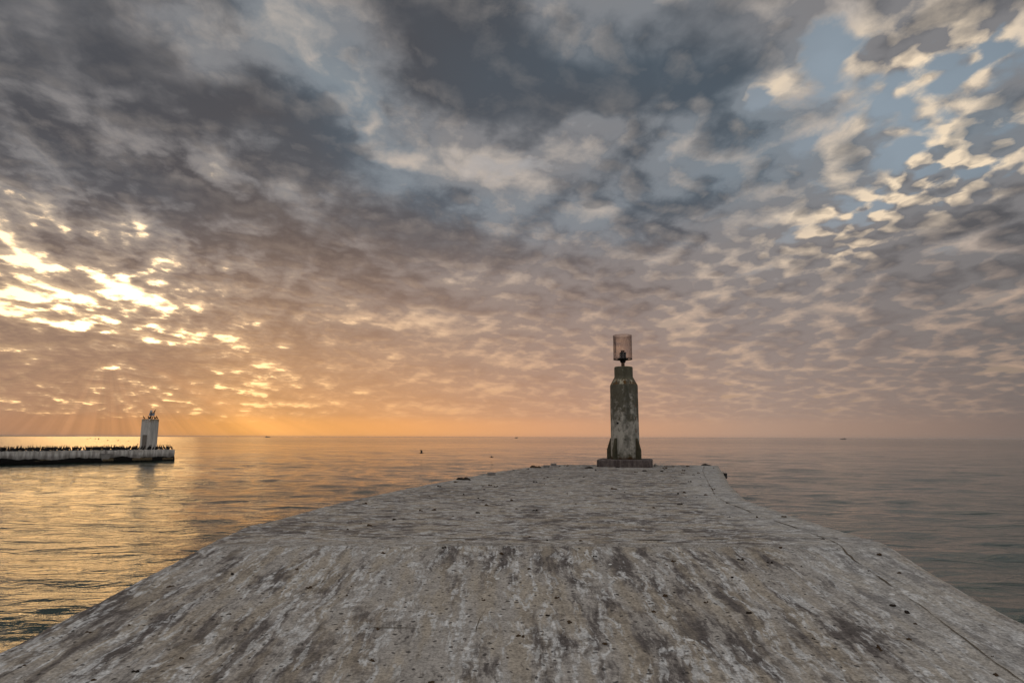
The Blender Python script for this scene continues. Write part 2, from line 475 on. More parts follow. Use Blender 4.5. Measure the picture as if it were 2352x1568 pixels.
# ------------------------------------------------------------------ near pier
def concrete_mat(n):
    co = objco(n)
    x, y, z = n.sep(co)
    uvn = n.new('ShaderNodeTexCoord'); uu, uw, _ = n.sep(X(n, uvn.outputs['UV']))
    onramp = n.ss(y, 8.12, 7.95)
    warp = n.noise(co, 1.6, 5, .6, color=True)
    cw = n.vm('ADD', co, n.vm('SCALE', n.vm('SUBTRACT', warp, (.5, .5, .5)), scale=.17))
    ramp_co = n.mapping(cw, (0, 0, 0), (0, 0, .06), (3.0, .55, 1))
    deck_co = n.mapping(cw, (0, 0, 0), (0, 0, .12), (1.35, 1.9, 1))
    v = n.new('ShaderNodeMix'); v.data_type = 'VECTOR'
    n.put(v.inputs[0], onramp); n.put(v.inputs[4], deck_co); n.put(v.inputs[5], ramp_co)
    V = X(n, v.outputs[1])
    n1 = n.noise(V, 1.6, 9, .66)
    n2 = n.noise(n.vm('ADD', V, (7.3, 2.1, 0)), 4.2, 8, .68)
    fine = n.noise(co, 38.0, 5, .65)
    mid = n.noise(n.vm('ADD', co, (3, 9, 0)), 9.0, 6, .65)
    big = n.noise(co, .45, 3, .5)
    # worn cement: dark brown-grey where the guano wash is worn off
    cover = n.ss(n1 * .62 + n2 * .26 + mid * .12 + (big - .5) * .25 - n.ss(y, 8.0, 9.0) * .035 - n.ss(y, 20.0, 24.0) * .04, .40, .535)
    base = n.mix(cover, (.108, .091, .082), (.345, .312, .276))
    # yellowish tan film
    tan = n.ss(n.noise(n.vm('ADD', V, (1, 20, 0)), 1.3, 6, .6), .44, .64) * .65
    base = n.mix(tan, base, (.37, .31, .235))
    # white runs of guano
    rid = n.noise(n.vm('ADD', V, (14, 3, 0)), 1.15, 7, .58)
    run = n.ss(n.m('ABSOLUTE', rid - .5), .050, .008) * n.ss(n2, .40, .55) * n.ss(mid, .35, .52)
    base = n.mix(run * .8, base, (.56, .55, .53))
    blot = n.ss(n.noise(n.vm('ADD', V, (4, 31, 0)), 3.0, 8, .62), .60, .67)
    base = n.mix(blot * .7, base, (.50, .485, .46))
    # dark pocks and dirt
    vor = n.voro(n.vm('ADD', co, n.vm('SCALE', warp, scale=.25)), 8.0)
    pock = n.ss(vor, .17, .08) * n.ss(mid, .46, .56)
    base = n.mix(pock * .85, base, (.035, .030, .026))
    dirt = n.ss(n.noise(n.vm('ADD', V, (9, 9, 9)), 7.0, 8, .7), .60, .72)
    base = n.mix(dirt * .6, base, (.09, .072, .055))
    # the paler, less trodden strip outside the long crack and rusty film at the brink
    strip = n.ss(uu, .80, .9) * .38
    base = n.mix(strip, base, (.47, .455, .43))
    rim = n.ss(uu, .965, 1.0) * n.ss(n2, .4, .6) * .6
    base = n.mix(rim, base, (.24, .17, .10))
    g = n.ss(fine, .25, .75, .66, 1.28) * n.ss(mid, .3, .7, .82, 1.14)
    base = n.vm('SCALE', base, scale=g)
    # damp dark growth below the brink
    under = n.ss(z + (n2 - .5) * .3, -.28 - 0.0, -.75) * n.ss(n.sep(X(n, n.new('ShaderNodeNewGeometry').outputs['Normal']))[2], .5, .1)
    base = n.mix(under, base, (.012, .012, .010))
    h = n1 * .5 + mid * .30 + fine * .16 - pock * .3 + blot * .12
    return principled(n, base, .86, bump(n, h, .75, .022), .25)
M_conc = mat('weathered_concrete', concrete_mat)

def interp_edge(pts):
    ys = np.array([p.y for p in pts]); xs = np.array([p.x for p in pts])
    o = np.argsort(ys); ys, xs = ys[o], xs[o]
    def f(y):
        y = np.asarray(y, float)
        r = np.interp(y, ys, xs)
        s0 = (xs[1] - xs[0]) / (ys[1] - ys[0])
        return np.where(y < ys[0], xs[0] + (y - ys[0]) * s0 * .6, r)
    return f
eL = interp_edge([on_ramp(0, 1488.6), on_ramp(150, 1412), on_ramp(300, 1336), on_ramp(460, 1251)] +
                 [on_z(*p) for p in [(550, 1211), (660, 1183.5), (765, 1156), (870, 1133), (1000, 1108), (1120, 1086), (1209, 1073), (1268, 1066.5)]])
eR = interp_edge([on_ramp(2352, 1423.6), on_ramp(2240, 1363), on_ramp(2116, 1296)] +
                 [on_z(*p) for p in [(2026, 1241), (1996, 1233.6), (1876, 1198.5), (1716, 1147), (1676, 1111), (1662, 1086), (1648, 1067)]])
YEND = on_z(1268, 1066.5).y
def deck_z(y):
    z = np.where(y < YC, RS * (y - YC), 0.0)
    return np.maximum(z, -RS * YC * 1.0 - .02)
ys = np.concatenate([np.linspace(-9, 1.5, 16)[:-1], np.linspace(1.5, YC - .12, 150), np.linspace(YC - .06, YC + .06, 5), np.linspace(YC + .14, YEND, 200)])
NC = 170
tt = np.linspace(0, 1, NC)
rows = []; uvs = []
for y in ys:
    l = float(eL(y)) + .035 * mnoise.noise(Vector((0, y * 1.7, 0))) + .018 * mnoise.noise(Vector((3, y * 7, 0)))
    r = float(eR(y)) + .035 * mnoise.noise(Vector((9, y * 1.7, 0))) + .018 * mnoise.noise(Vector((5, y * 7, 0)))
    zz = float(deck_z(y))
    row, uvr = [], []
    for t in tt:
        x = l + (r - l) * t
        z = zz + .016 * mnoise.noise(Vector((x * .7, y * .7, 0))) + .006 * mnoise.noise(Vector((x * 3, y * 3, 4)))
        e = min(x - l, r - x)
        if e < .10: z -= .05 * (1 - e / .10) ** 2
        row.append((x, y, z)); uvr.append((t, 0))
    # brink and side walls (into the sea)
    zl, zr = row[0][2], row[-1][2]
    left = [(l - .25, y, -2.6), (l - .12, y, -1.15), (l - .04 + .03 * mnoise.noise(Vector((y * 3, 1, 1))), y, min(zl - .12, -.5 + zl * .4)), (l - .012, y, zl - .05)]
    right = [(r + .012, y, zr - .05), (r + .04 + .03 * mnoise.noise(Vector((y * 3, 5, 1))), y, min(zr - .12, -.5 + zr * .4)), (r + .12, y, -1.15), (r + .25, y, -2.6)]
    rows.append(left + row + right); uvs.append([(0, 0)] * 4 + uvr + [(1, 0)] * 4)
last = rows[-1]
drop1 = [(p[0], p[1] + .012, p[2] - .05) if 3 < i < len(last) - 4 else (p[0], p[1] + .012, p[2]) for i, p in enumerate(last)]
drop2 = [(p[0], p[1] + .15, min(p[2], -2.6)) for p in last]
rows += [drop1, drop2]; uvs += [uvs[-1], uvs[-1]]
pier = thing('pier', 'long grey weathered concrete pier in the foreground, sloping up to a flat head', 'pier')
deck = grid_mesh('deck', np.array(rows), M_conc, parent=pier, uv=np.array(uvs))

# cracks: shallow dark grooves along the slab joints
M_crack = plain('crack_dirt', (.10, .078, .052), 1.0, var=.5, scale=12)
M_joint = plain('joint_dirt', (.12, .098, .074), 1.0, var=.5, scale=5)
M_edge = plain('edge_dirt', (.085, .072, .062), 1.0, var=.5, scale=5)
def surf(u, v):
    p = on_z(u, v)
    return p if p.y > YC else on_ramp(u, v)
def crack(pts, w, m, name='crack', wob=.03, lift=.007):
    P3 = []
    for (u0, v0), (u1, v1) in zip(pts, pts[1:]):
        a, b = surf(u0, v0), surf(u1, v1)
        nseg = max(3, int((b - a).length / .07))
        for k in range(nseg): P3.append(a.lerp(b, k / nseg))
    P3.append(surf(*pts[-1]))
    L_, R_ = [], []
    for i, p in enumerate(P3):
        t = (P3[min(i + 1, len(P3) - 1)] - P3[max(i - 1, 0)]).normalized()
        s = Vector((t.y, -t.x, 0))
        o_ = wob * mnoise.noise(Vector((p.x * 2.2, p.y * 2.2, 2))) + wob * .5 * mnoise.noise(Vector((p.x * 9, p.y * 9, 7)))
        ww = max(.0012, w * (.45 + 1.5 * mnoise.noise(Vector((p.x * 2.5, p.y * 2.5, 11)))))
        for S_, arr in ((-1, L_), (1, R_)):
            q = p + s * (o_ + S_ * ww)
            z = float(deck_z(q.y)) + .016 * mnoise.noise(Vector((q.x * .7, q.y * .7, 0))) + .006 * mnoise.noise(Vector((q.x * 3, q.y * 3, 4)))
            arr.append((q.x, q.y, z + lift))
    k = len(L_)
    return link_mesh(name, L_ + R_, [(i, i + 1, k + i + 1, k + i) for i in range(k - 1)], m, parent=pier)
crack([(1617.6, 1068.5), (1613.7, 1081.7), (1625.5, 1106), (1645, 1141), (1686, 1161.7), (1780, 1197), (1821, 1208.6), (1901, 1238.6)], .012, M_joint)
crack([(1901, 1238.6), (1976, 1296), (2040, 1340), (2106, 1386), (2226, 1476), (2326, 1551), (2420, 1622)], .010, M_crack)
crack([(600, 1228.5), (650, 1229.5), (900, 1234.5), (1176, 1238.5), (1500, 1240), (1926, 1237)], .022, M_edge, 'joint', .03)
crack([(1027, 1206 + 0), (760, 1328), (560, 1420)][1:] + [(400, 1490)], .004, M_joint)
crack([(838, 1440), (932, 1444), (1070, 1453), (1090, 1450), (1115, 1395), (1140, 1362)][:5], .004, M_crack)
crack([(1613, 1083), (1662, 1082)], .008, M_joint)
# added dark block stands for the dark notch in the pier's broken right corner
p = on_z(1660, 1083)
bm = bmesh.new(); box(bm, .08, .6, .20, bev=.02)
bm_obj('notch_block', bm, plain('notch_dark', (.02, .018, .018), .8), pier, loc=(p.x + .03, p.y, -.14))

# ------------------------------------------------------------------ lamp tower on the pier head
K4 = 2352 / 4096
def q4(x, y): return x * K4, y * K4
yf = on_z(*q4(2501, 1868.5)).y
PW = on_y(*q4(2612.8, 1868), yf).x - on_y(*q4(2388.8, 1868), yf).x
ty = yf + PW / 2 * .96
tx = (on_y(*q4(2446.6, 1836), ty).x + on_y(*q4(2557, 1836), ty).x) / 2
TZ = lambda y4: on_y(2501.8 * K4, y4 * K4, ty - .3).z
pm = 2581 / ty
def stained(n):
    co = objco(n)
    x, y, z = n.sep(co)
    a = n.m('ARCTAN2', x, 0 - y)
    cyl = n.comb(a * .6, z * .28, 0.0)
    cyl2 = n.comb(a * .6, z * .9, 0.0)
    st = n.noise(cyl, 6.0, 8, .62)
    bl = n.noise(cyl2, 2.6, 8, .68)
    bl2 = n.noise(n.vm('ADD', cyl2, (5, 5, 0)), 5.0, 7, .66)
    fine = n.noise(co, 26, 4, .6, dim='3D')
    zs = Z0[0]
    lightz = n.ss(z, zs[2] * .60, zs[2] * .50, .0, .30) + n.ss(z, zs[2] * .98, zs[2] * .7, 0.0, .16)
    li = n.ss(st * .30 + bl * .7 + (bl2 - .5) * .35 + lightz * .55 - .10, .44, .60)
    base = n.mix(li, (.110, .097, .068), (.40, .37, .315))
    wash = n.ss(n.noise(n.vm('ADD', cyl, (8, 2, 0)), 4.0, 6, .6), .42, .62)
    base = n.mix(wash * .5, base, (.13, .125, .10))
    # a dark damp run down the middle and dark mottles
    run = n.ss(n.m('ABSOLUTE', a + (bl2 - .5) * .5 - .02), .28, .05) * n.ss(bl, .38, .55)
    base = n.mix(run * .65, base, (.05, .048, .036))
    mot = n.ss(bl2, .56, .66)
    base = n.mix(mot * .6, base, (.045, .042, .030))
    # lichen and rust on the shoulder and at the foot
    sh = n.ss(z, zs[2] - .02, zs[2] + .05) * n.ss(z, zs[3] + .10, zs[3] - .05)
    base = n.mix(sh * n.ss(bl2, .42, .55), base, (.12, .060, .018))
    base = n.mix(sh * n.ss(bl, .50, .60), base, (.42, .38, .28))
    foot = n.ss(z + (bl2 - .5) * .25, zs[1] + .34, zs[1] + .05)
    base = n.mix(foot * n.ss(bl, .40, .52, 1.0, .35), base, (.055, .050, .020))
    rust = n.ss(z + (bl - .5) * .3, zs[1] + .16, zs[1])
    base = n.mix(rust * .8, base, (.085, .035, .012))
    up = n.ss(z, zs[3] - .02, zs[3] + .05)
    base = n.mix(up * .45, base, (.10, .088, .05))
    hole = n.ss(n.voro(cyl2, 9.0), .13, .07) * n.ss(bl2, .48, .58)
    base = n.mix(hole * .8, base, (.02, .015, .012))
    base = n.vm('SCALE', base, scale=n.ss(fine, .2, .8, .75, 1.2))
    return principled(n, base, .88, bump(n, bl * .6 + fine * .3 - hole * .4, .7, .02), .25)
Z = [0.0, TZ(1836) , TZ(1538), TZ(1519), TZ(1464.6), TZ(1434), TZ(1337)]
Z0 = [Z]
M_shaft = mat('stained_tower_concrete', stained)
def plinth_b(n):
    co = objco(n)
    k = n.noise(n.mapping(co, (0, 0, 0), (0, 0, 0), (3, 3, .6)), 2.5, 7, .65, dim='3D')
    k2 = n.noise(co, 14, 5, .6, dim='3D')
    c = n.mix(n.ss(k, .35, .65), (.060, .045, .042), (.13, .105, .095))
    c = n.mix(n.ss(k, .62, .68) * .7, c, (.26, .23, .21))
    return principled(n, n.vm('SCALE', c, scale=n.ss(k2, .2, .8, .75, 1.25)), .9, bump(n, k2, .6, .015), .25)
M_plinth = mat('dark_plinth_concrete', plinth_b)
M_iron = plain('dark_iron', (.007, .006, .006), .6, .0, .5, 20)
M_rusty = plain('rusty_steel', (.16, .10, .065), .8, .1, .5, 15)
M_grey = plain('grey_steel', (.16, .15, .14), .5, .4, .3, 12)
tower = thing('lamp_tower', 'stained round concrete light tower on a dark plinth at the end of the pier', 'light tower', (tx, ty, 0))
bm = bmesh.new(); box(bm, PW * .985, PW * .94, Z[1] + .06, (0, 0, (Z[1] - .06) / 2), bev=.07, seg=3)
bmesh.ops.subdivide_edges(bm, edges=[e for e in bm.edges if e.calc_length() > .5], cuts=8, use_grid_fill=True)
for v in bm.verts:
    v.co += Vector((mnoise.noise(v.co * 3), mnoise.noise(v.co * 3 + Vector((9, 0, 0))), mnoise.noise(v.co * 3 + Vector((0, 9, 0))))) * .012
# the plinth centre sits slightly right of the shaft centre line in its front face
pcx = (on_y(*q4(2612.8, 1868), yf).x + on_y(*q4(2388.8, 1868), yf).x) / 2 - tx
bm_obj('plinth', bm, M_plinth, tower, loc=(pcx + .22, 0, 0)).rotation_euler = (0, 0, -.22)
rs_, rn, rg = 55.2 / pm, 36.5 / pm, 37.4 / pm
bm = bmesh.new()
prof = [(rs_ * 1.01, Z[1] - .02)]
for i in range(1, 30): prof.append((rs_ * (1.01 - .02 * i / 30), Z[1] + (Z[2] - Z[1]) * i / 30))
prof += [(rs_ * .985, Z[2] - .02), (rs_ * .97, Z[2] + .01), (rn * 1.06, Z[3] + .11), (rn, Z[3] + .17)]
Z[3] += .12
for i in range(1, 8): prof.append((rn, Z[3] + .05 + (Z[4] - Z[3] - .08) * i / 8))
prof += [(rn, Z[4] - .03), (rn * .95, Z[4])]
lathe(bm, prof, 72)
for v in bm.verts:
    k = 1 + .007 * mnoise.noise(v.co * 2.5) + .005 * mnoise.noise(v.co * 9)
    v.co.x *= k; v.co.y *= k
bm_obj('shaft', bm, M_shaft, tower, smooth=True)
# curved hatch in the front of the shaft
def curved_panel(a0, a1, z0, z1, r0, r1, cr=.12, na=26, nz=30):
    bm = bmesh.new()
    fr = []
    for j in range(nz + 1):
        z = z0 + (z1 - z0) * j / nz
        dz_ = min(z - z0, z1 - z)
        inset = cr - math.sqrt(max(0, cr * cr - (cr - min(dz_, cr)) ** 2))
        row = []
        for i in range(na + 1):
            A0 = a0 + inset / r1; A1 = a1 - inset / r1
            a = A0 + (A1 - A0) * i / na
            row.append((r1, a, z))
        fr.append(row)
    def V(r, a, z): return bm.verts.new((r * math.sin(a), -r * math.cos(a), z))
    F = [[V(*p) for p in row] for row in fr]
    B = [[V(r0, p[1], p[2]) for p in row] for row in fr]
    for j in range(nz):
        for i in range(na): bm.faces.new((F[j][i], F[j][i + 1], F[j + 1][i + 1], F[j + 1][i]))
        bm.faces.new((F[j][0], F[j + 1][0], B[j + 1][0], B[j][0])); bm.faces.new((F[j][na], B[j][na], B[j + 1][na], F[j + 1][na]))
    for i in range(na):
        bm.faces.new((F[0][i], B[0][i], B[0][i + 1], F[0][i + 1])); bm.faces.new((F[nz][i], F[nz][i + 1], B[nz][i + 1], B[nz][i]))
    return bm
dz0, dz1 = TZ(1807), TZ(1586)
door = bm_obj('door', curved_panel(-.78, .62, dz0, dz1, rs_ - .03, rs_ * 1.02 + .012), M_shaft, tower, smooth=False)
def on_shaft(a, z, r=0): return ((rs_ * 1.02 + r) * math.sin(a), -(rs_ * 1.02 + r) * math.cos(a), z)
bm = bmesh.new(); box(bm, .10, .05, .09, bev=.012)
bm_obj('handle', bm, M_iron, door, loc=on_shaft(-.66, TZ(1692), .015)).rotation_euler = (0, 0, -.66)
for hz_ in (1622, 1672, 1722):
    bm = bmesh.new(); box(bm, .05, .035, .15, bev=.01)
    bm_obj('hinge', bm, M_rusty, door, loc=on_shaft(.66, TZ(hz_), .01)).rotation_euler = (0, 0, .66)
# tapering buttress fins round the foot
M_fin = plain('mossy_dark_concrete', (.060, .053, .032), .9, var=.75, scale=7)
zt = TZ(1751.7)
for ang in (-47, 40, 119, -122):
    a = math.radians(ang)
    bm = bmesh.new()
    pts = [(rs_ - .03, Z[1] - .01), (rs_ + .25, Z[1] - .01), (rs_ + .25, Z[1] + .42), (rs_ + .07, zt), (rs_ - .03, zt)]
    th = .055
    A = [bm.verts.new((r, -th, z)) for r, z in pts]; B = [bm.verts.new((r, th, z)) for r, z in pts]
    bm.faces.new(A); bm.faces.new(B[::-1])
    for i in range(5): bm.faces.new((A[i], B[i], B[(i + 1) % 5], A[(i + 1) % 5]))
    bmesh.ops.recalc_face_normals(bm, faces=bm.faces)
    bmesh.ops.bevel(bm, geom=list(bm.edges), offset=.008, segments=1, affect='EDGES')
    bmesh.ops.rotate(bm, verts=bm.verts, cent=(0, 0, 0), matrix=Matrix.Rotation(a - math.pi / 2, 3, 'Z'))
    bm_obj('fin', bm, M_fin, tower)
# lantern
lx = -.02
bm = bmesh.new(); lathe(bm, [(6.9 / pm, Z[4] - .03), (6.9 / pm, Z[5] - .02)], 20)
bm_obj('pole', bm, M_rusty, tower, loc=(lx, 0, 0), smooth=True)
bm = bmesh.new(); lathe(bm, [(7.5 / pm, Z[5] - .16), (10 / pm, Z[5] - .15), (11 / pm, Z[5] - .09), (16 / pm, Z[5] - .03), (21 / pm, Z[5] - .005), (21 / pm, Z[5] + .02), (4 / pm, Z[5] + .025)], 28)
br = bm_obj('lantern_base', bm, M_iron, tower, loc=(lx, 0, 0))
bm = bmesh.new()
lathe(bm, [(rg - .045, Z[5] - .012), (rg + .004, Z[5] - .012), (rg + .004, Z[5] + .022), (rg - .045, Z[5] + .022), (rg - .045, Z[5] - .012)], 48, cap=False)
for k in range(4):
    a = math.radians(40 + 90 * k)
    box(bm, rg - .06, .07, .022, (math.cos(a) * rg * .55, math.sin(a) * rg * .55, Z[5] + .006), Matrix.Rotation(a, 3, 'Z'))
bm_obj('ring', bm, M_iron, br)
def smoky(n):
    tr = n.new('ShaderNodeBsdfTransparent')
    co = objco(n)
    x, y, z = n.sep(co)
    k = n.noise(n.comb(n.m('ARCTAN2', x, y) * 2.0, z * .8), 3.0, 4, .6)
    n.put(tr.inputs[0], n.mix(n.ss(k, .3, .7), (.86, .82, .80), (.93, .90, .88)))
    gl = n.new('ShaderNodeBsdfGlossy'); gl.inputs['Roughness'].default_value = .12; n.put(gl.inputs[0], (.8, .8, .8))
    df = n.new('ShaderNodeBsdfDiffuse'); n.put(df.inputs[0], (.12, .09, .085))
    fr = n.new('ShaderNodeLayerWeight'); fr.inputs[0].default_value = .25
    m1 = n.new('ShaderNodeMixShader'); n.put(m1.inputs[0], X(n, fr.outputs[0]) * .06 + .01)
    n.nt.links.new(tr.outputs[0], m1.inputs[1]); n.nt.links.new(gl.outputs[0], m1.inputs[2])
    m2 = n.new('ShaderNodeMixShader'); n.put(m2.inputs[0], X(n, fr.outputs[1]) * .45)
    n.nt.links.new(m1.outputs[0], m2.inputs[1]); n.nt.links.new(df.outputs[0], m2.inputs[2])
    return m2.outputs[0]
M_smoky = mat('smoky_clear_plastic', smoky)
bm = bmesh.new(); lathe(bm, [(rg, Z[5]), (rg, Z[6]), (rg - .008, Z[6]), (rg - .008, Z[5]), (rg, Z[5])], 64, cap=False)
gc = bm_obj('glass_cylinder', bm, M_smoky, tower, loc=(lx, 0, 0), smooth=True)
gc.rotation_euler = (0, 0, 0)
for m_ in gc.data.polygons: m_.use_smooth = True
bm = bmesh.new()
box(bm, .035, .012, (Z[6] - Z[5]) * .62, (-(rg - .02) * .90, -(rg - .02) * .42, Z[5] + (Z[6] - Z[5]) * .56))
bm_obj('seam', bm, M_iron, gc)
bm = bmesh.new(); box(bm, 23 / pm, 23 / pm, 25 / pm, (0, 0, Z[5] + .03 + 12.5 / pm), bev=.01)
lb = bm_obj('lantern', bm, M_iron, tower, loc=(lx, 0, 0)); lb.rotation_euler = (0, 0, 0)
bm = bmesh.new(); lathe(bm, [(7.5 / pm, Z[5] + .03 + 25 / pm), (7.5 / pm, Z[5] + .03 + 33 / pm), (6.5 / pm, Z[5] + .03 + 34 / pm)], 20)
bm_obj('cap', bm, M_rusty, lb)
for sx_ in (-.5, -.02, .5):
    bm = bmesh.new(); box(bm, 1.4 / pm, .012, 26 / pm, (sx_ * 22.5 / pm, -12 / pm, Z[5] + .03 + 12.5 / pm))
    bm_obj('strip', bm, M_grey, lb)

# ------------------------------------------------------------------ loose things on the deck
M_block = plain('old_block_concrete', (.20, .18, .165), .9, var=.4, scale=9)
def block(x0, x1, y0, y1, name, label, rz, dep=.8):
    b0, b1 = on_z(*q4(x0, y1)), on_z(*q4(x1, y1))
    w = (b1 - b0).length; h = (y1 - y0) * K4 / FOC * b0.y * .9
    bm = bmesh.new(); box(bm, w * .96, w * dep, h, (0, w * dep / 2, h / 2 - .005), bev=min(w, h) * .16, seg=2)
    bmesh.ops.subdivide_edges(bm, edges=[e for e in bm.edges if e.calc_length() > .1], cuts=4, use_grid_fill=True)
    for v in bm.verts:
        q_ = v.co * 6
        v.co += Vector((mnoise.noise(q_), mnoise.noise(q_ + Vector((7, 0, 0))), mnoise.noise(q_ + Vector((0, 7, 0))))) * .022
    o = bm_obj(name, bm, M_block, loc=((b0.x + b1.x) / 2, b0.y, 0))
    o.rotation_euler = (0, 0, rz)
    return tag(o, label, 'concrete block', 'concrete blocks on the pier edge')
block(1949, 1984, 1888, 1901, 'concrete_block', 'pale grey concrete block on the left brink, nearest to the viewer of the three', .1)
block(2173, 2198, 1859.5, 1869.8, 'concrete_block', 'dark grey concrete block, middle one of the three on the left brink', -.1)
block(2205, 2227, 1852.5, 1861.8, 'concrete_block', 'small tapered concrete block at the far left corner of the pier head', .2)

M_weed = plain('dry_seaweed', (.022, .015, .010), .9, var=.6, scale=30)
M_weedb = plain('brown_seaweed', (.060, .036, .018), .9, var=.6, scale=30)
M_shell = plain('bleached_shell', (.62, .60, .56), .6, var=.12, scale=30)
def weed_bm(w, seed, flat=.25, depth=1.0):
    r_ = random.Random(seed); bm = bmesh.new()
    for k in range(r_.randint(3, 6)):
        res = bmesh.ops.create_icosphere(bm, subdivisions=2, radius=1)
        c = Vector(((r_.random() - .5) * w * .75, (r_.random() - .5) * w * .5 * depth, 0))
        s = Vector((w * (.12 + .22 * r_.random()), w * (.10 + .18 * r_.random()) * depth, w * flat * (.4 + .7 * r_.random())))
        rz = r_.random() * 3
        for v in res['verts']:
            d = 1 + .45 * mnoise.noise(v.co * 2.3 + Vector((seed * 1.7 + k, 0, 0)))
            q_ = Vector((v.co.x * s.x * d, v.co.y * s.y * d, abs(v.co.z) * s.z * d))
            q_.rotate(Matrix.Rotation(rz, 3, 'Z')); v.co = q_ + c
    return bm
def frond_bm(w, seed):
    r_ = random.Random(seed); bm = bmesh.new()
    for k in range(2):
        pts = []; x0 = -w / 2; yy = (r_.random() - .5) * w * .15
        for i in range(8):
            yy += (r_.random() - .5) * w * .06
            pts.append((x0 + w * i / 7, yy, .004 + w * .03 * r_.random()))
        sweep(bm, pts, [w * .035 * (1 - abs(i - 3.5) / 5) for i in range(8)], 6)
    return bm
def place(o, u, v, rz=0.0):
    p_ = surf(u, v)
    z = float(deck_z(p_.y)) + .016 * mnoise.noise(Vector((p_.x * .7, p_.y * .7, 0))) + .006 * mnoise.noise(Vector((p_.x * 3, p_.y * 3, 4)))
    o.location = (p_.x, p_.y, z - .002)
    tilt = math.atan(RS) if p_.y < YC else 0
    o.rotation_euler = (tilt, 0, rz)
c8 = lambda x, y: (2300 + x * .3401, 1780 + y * .3401)
c7 = lambda x, y: (1600 + x * .2976, 1750 + y * .2976)
cR = lambda x, y: (2048 + x * .8707, 1900 + y * .8707)
cL = lambda x, y: (x * .8707, 1900 + y * .8707)
named = [  # (4096-px point, width in 4096 px, label)
    (c7(855, 565), 36, 'largest black heap of dried seaweed on the left brink of the pier', 'k'),
    (c7(940, 572), 9, 'small black seaweed lump just right of the largest heap', 'k'),
    (c7(1830, 402), 36, 'long brown mat of dried seaweed beside the dark grey block', 'b'),
    (c7(1875, 414), 17, 'thin dark seaweed strip in front of the dark grey block', 'f'),
    (c7(1530, 438), 10, 'dark tuft of seaweed on the brink right of the nearest block', 'k'),
    (c7(1715, 426), 12, 'flat dark seaweed scrap left of the long brown mat', 'k'),
    (c7(2212, 379), 9, 'dark seaweed knot on the far edge left of the tower', 'k'),
    (c7(2100, 488), 14, 'thin black seaweed strip on the open deck left of the tower', 'f'),
    (c8(145, 272), 32, 'wide black seaweed wrack on the deck left of the tower plinth', 'k'),
    (c8(490, 263), 16, 'black seaweed lying against the front of the tower plinth', 'k'),
    (c8(560, 272), 14, 'thin brown frond in front of the tower plinth', 'f'),
    (c8(710, 319), 14, 'brown seaweed clump on the deck in front of the plinth, right of centre', 'b'),
    (c8(450, 518), 22, 'brown and black seaweed tangle on the deck below the tower, left of centre', 'b'),
    (c8(1270, 453), 30, 'long thin dark stick of seaweed lying flat on the right of the deck', 'f'),
    (c8(1245, 703), 23, 'dark seaweed mound alone on the right of the deck', 'k'),
    (c8(210, 696), 20, 'thin dark seaweed strip in the middle of the deck', 'f'),
    (c8(1050, 286), 12, 'dark seaweed tuft on the deck right of the plinth', 'k'),
    (c8(1155, 252), 8, 'tiny black lump near the far edge right of the plinth', 'k'),
    (c8(1545, 236), 28, 'low dark line of seaweed along the far edge near the right corner', 'k'),
    (c8(1810, 846), 15, 'dark seaweed scrap inside the long crack on the right', 'k'),
    (c8(1905, 546), 7, 'small dark scrap on the pale strip near the right brink', 'k'),
    (cR(1247, 192), 17, 'rusty brown seaweed tuft on the pale strip outside the crack', 'b'),
    (cR(1280, 214), 19, 'flat brown frond on the pale strip outside the crack', 'f'),
    (cR(1325, 417), 13, 'round black lump on the ramp left of the crack', 'k'),
    (cR(1425, 294), 15, 'dark knot of weed where the crack meets the ramp joint', 'k'),
    (cR(480, 550), 19, 'flat dark scrap in the middle of the ramp', 'k'),
    (cR(740, 508), 10, 'small dark lump on the ramp right of the middle', 'k'),
    (cR(2157, 688), 18, 'curled dark frond near the lower right brink, the left one of two', 'f'),
    (cR(2212, 691), 15, 'curled dark frond near the lower right brink, the right one of two', 'f'),
    (cL(705, 503), 16, 'dark seaweed scrap near the left brink of the ramp', 'k'),
    (cL(780, 510), 24, 'brown seaweed shred near the left brink of the ramp', 'b'),
    (cL(590, 690), 22, 'dark seaweed shred at the lower left of the ramp', 'b'),
    (cL(60, 908), 14, 'small black lump in the bottom left corner of the ramp', 'k'),
    (cL(2015, 547), 12, 'dark lump left of the middle of the ramp', 'k'),
    (cL(1485, 430), 12, 'flat black scrap on the upper left of the ramp', 'k'),
    (cL(1655, 220), 12, 'brown scrap on the deck just beyond the ramp joint on the left', 'b'),
]
for i, ((x, y), w4, lab, kd) in enumerate(named):
    u, v = q4(x, y); p_ = surf(u, v); w = w4 * K4 / FOC * p_.y * 1.1
    near_ = p_.y < YC
    bm = frond_bm(w, i) if kd == 'f' else weed_bm(w, i, .16 if near_ else .22, 1.0 if near_ else 1.6)
    o = bm_obj('seaweed', bm, M_weedb if kd in 'bf' else M_weed, smooth=False)
    place(o, u, v, (rng.random() - .5) * .6)
    tag(o, lab, 'seaweed', 'scraps of dried seaweed on the pier')
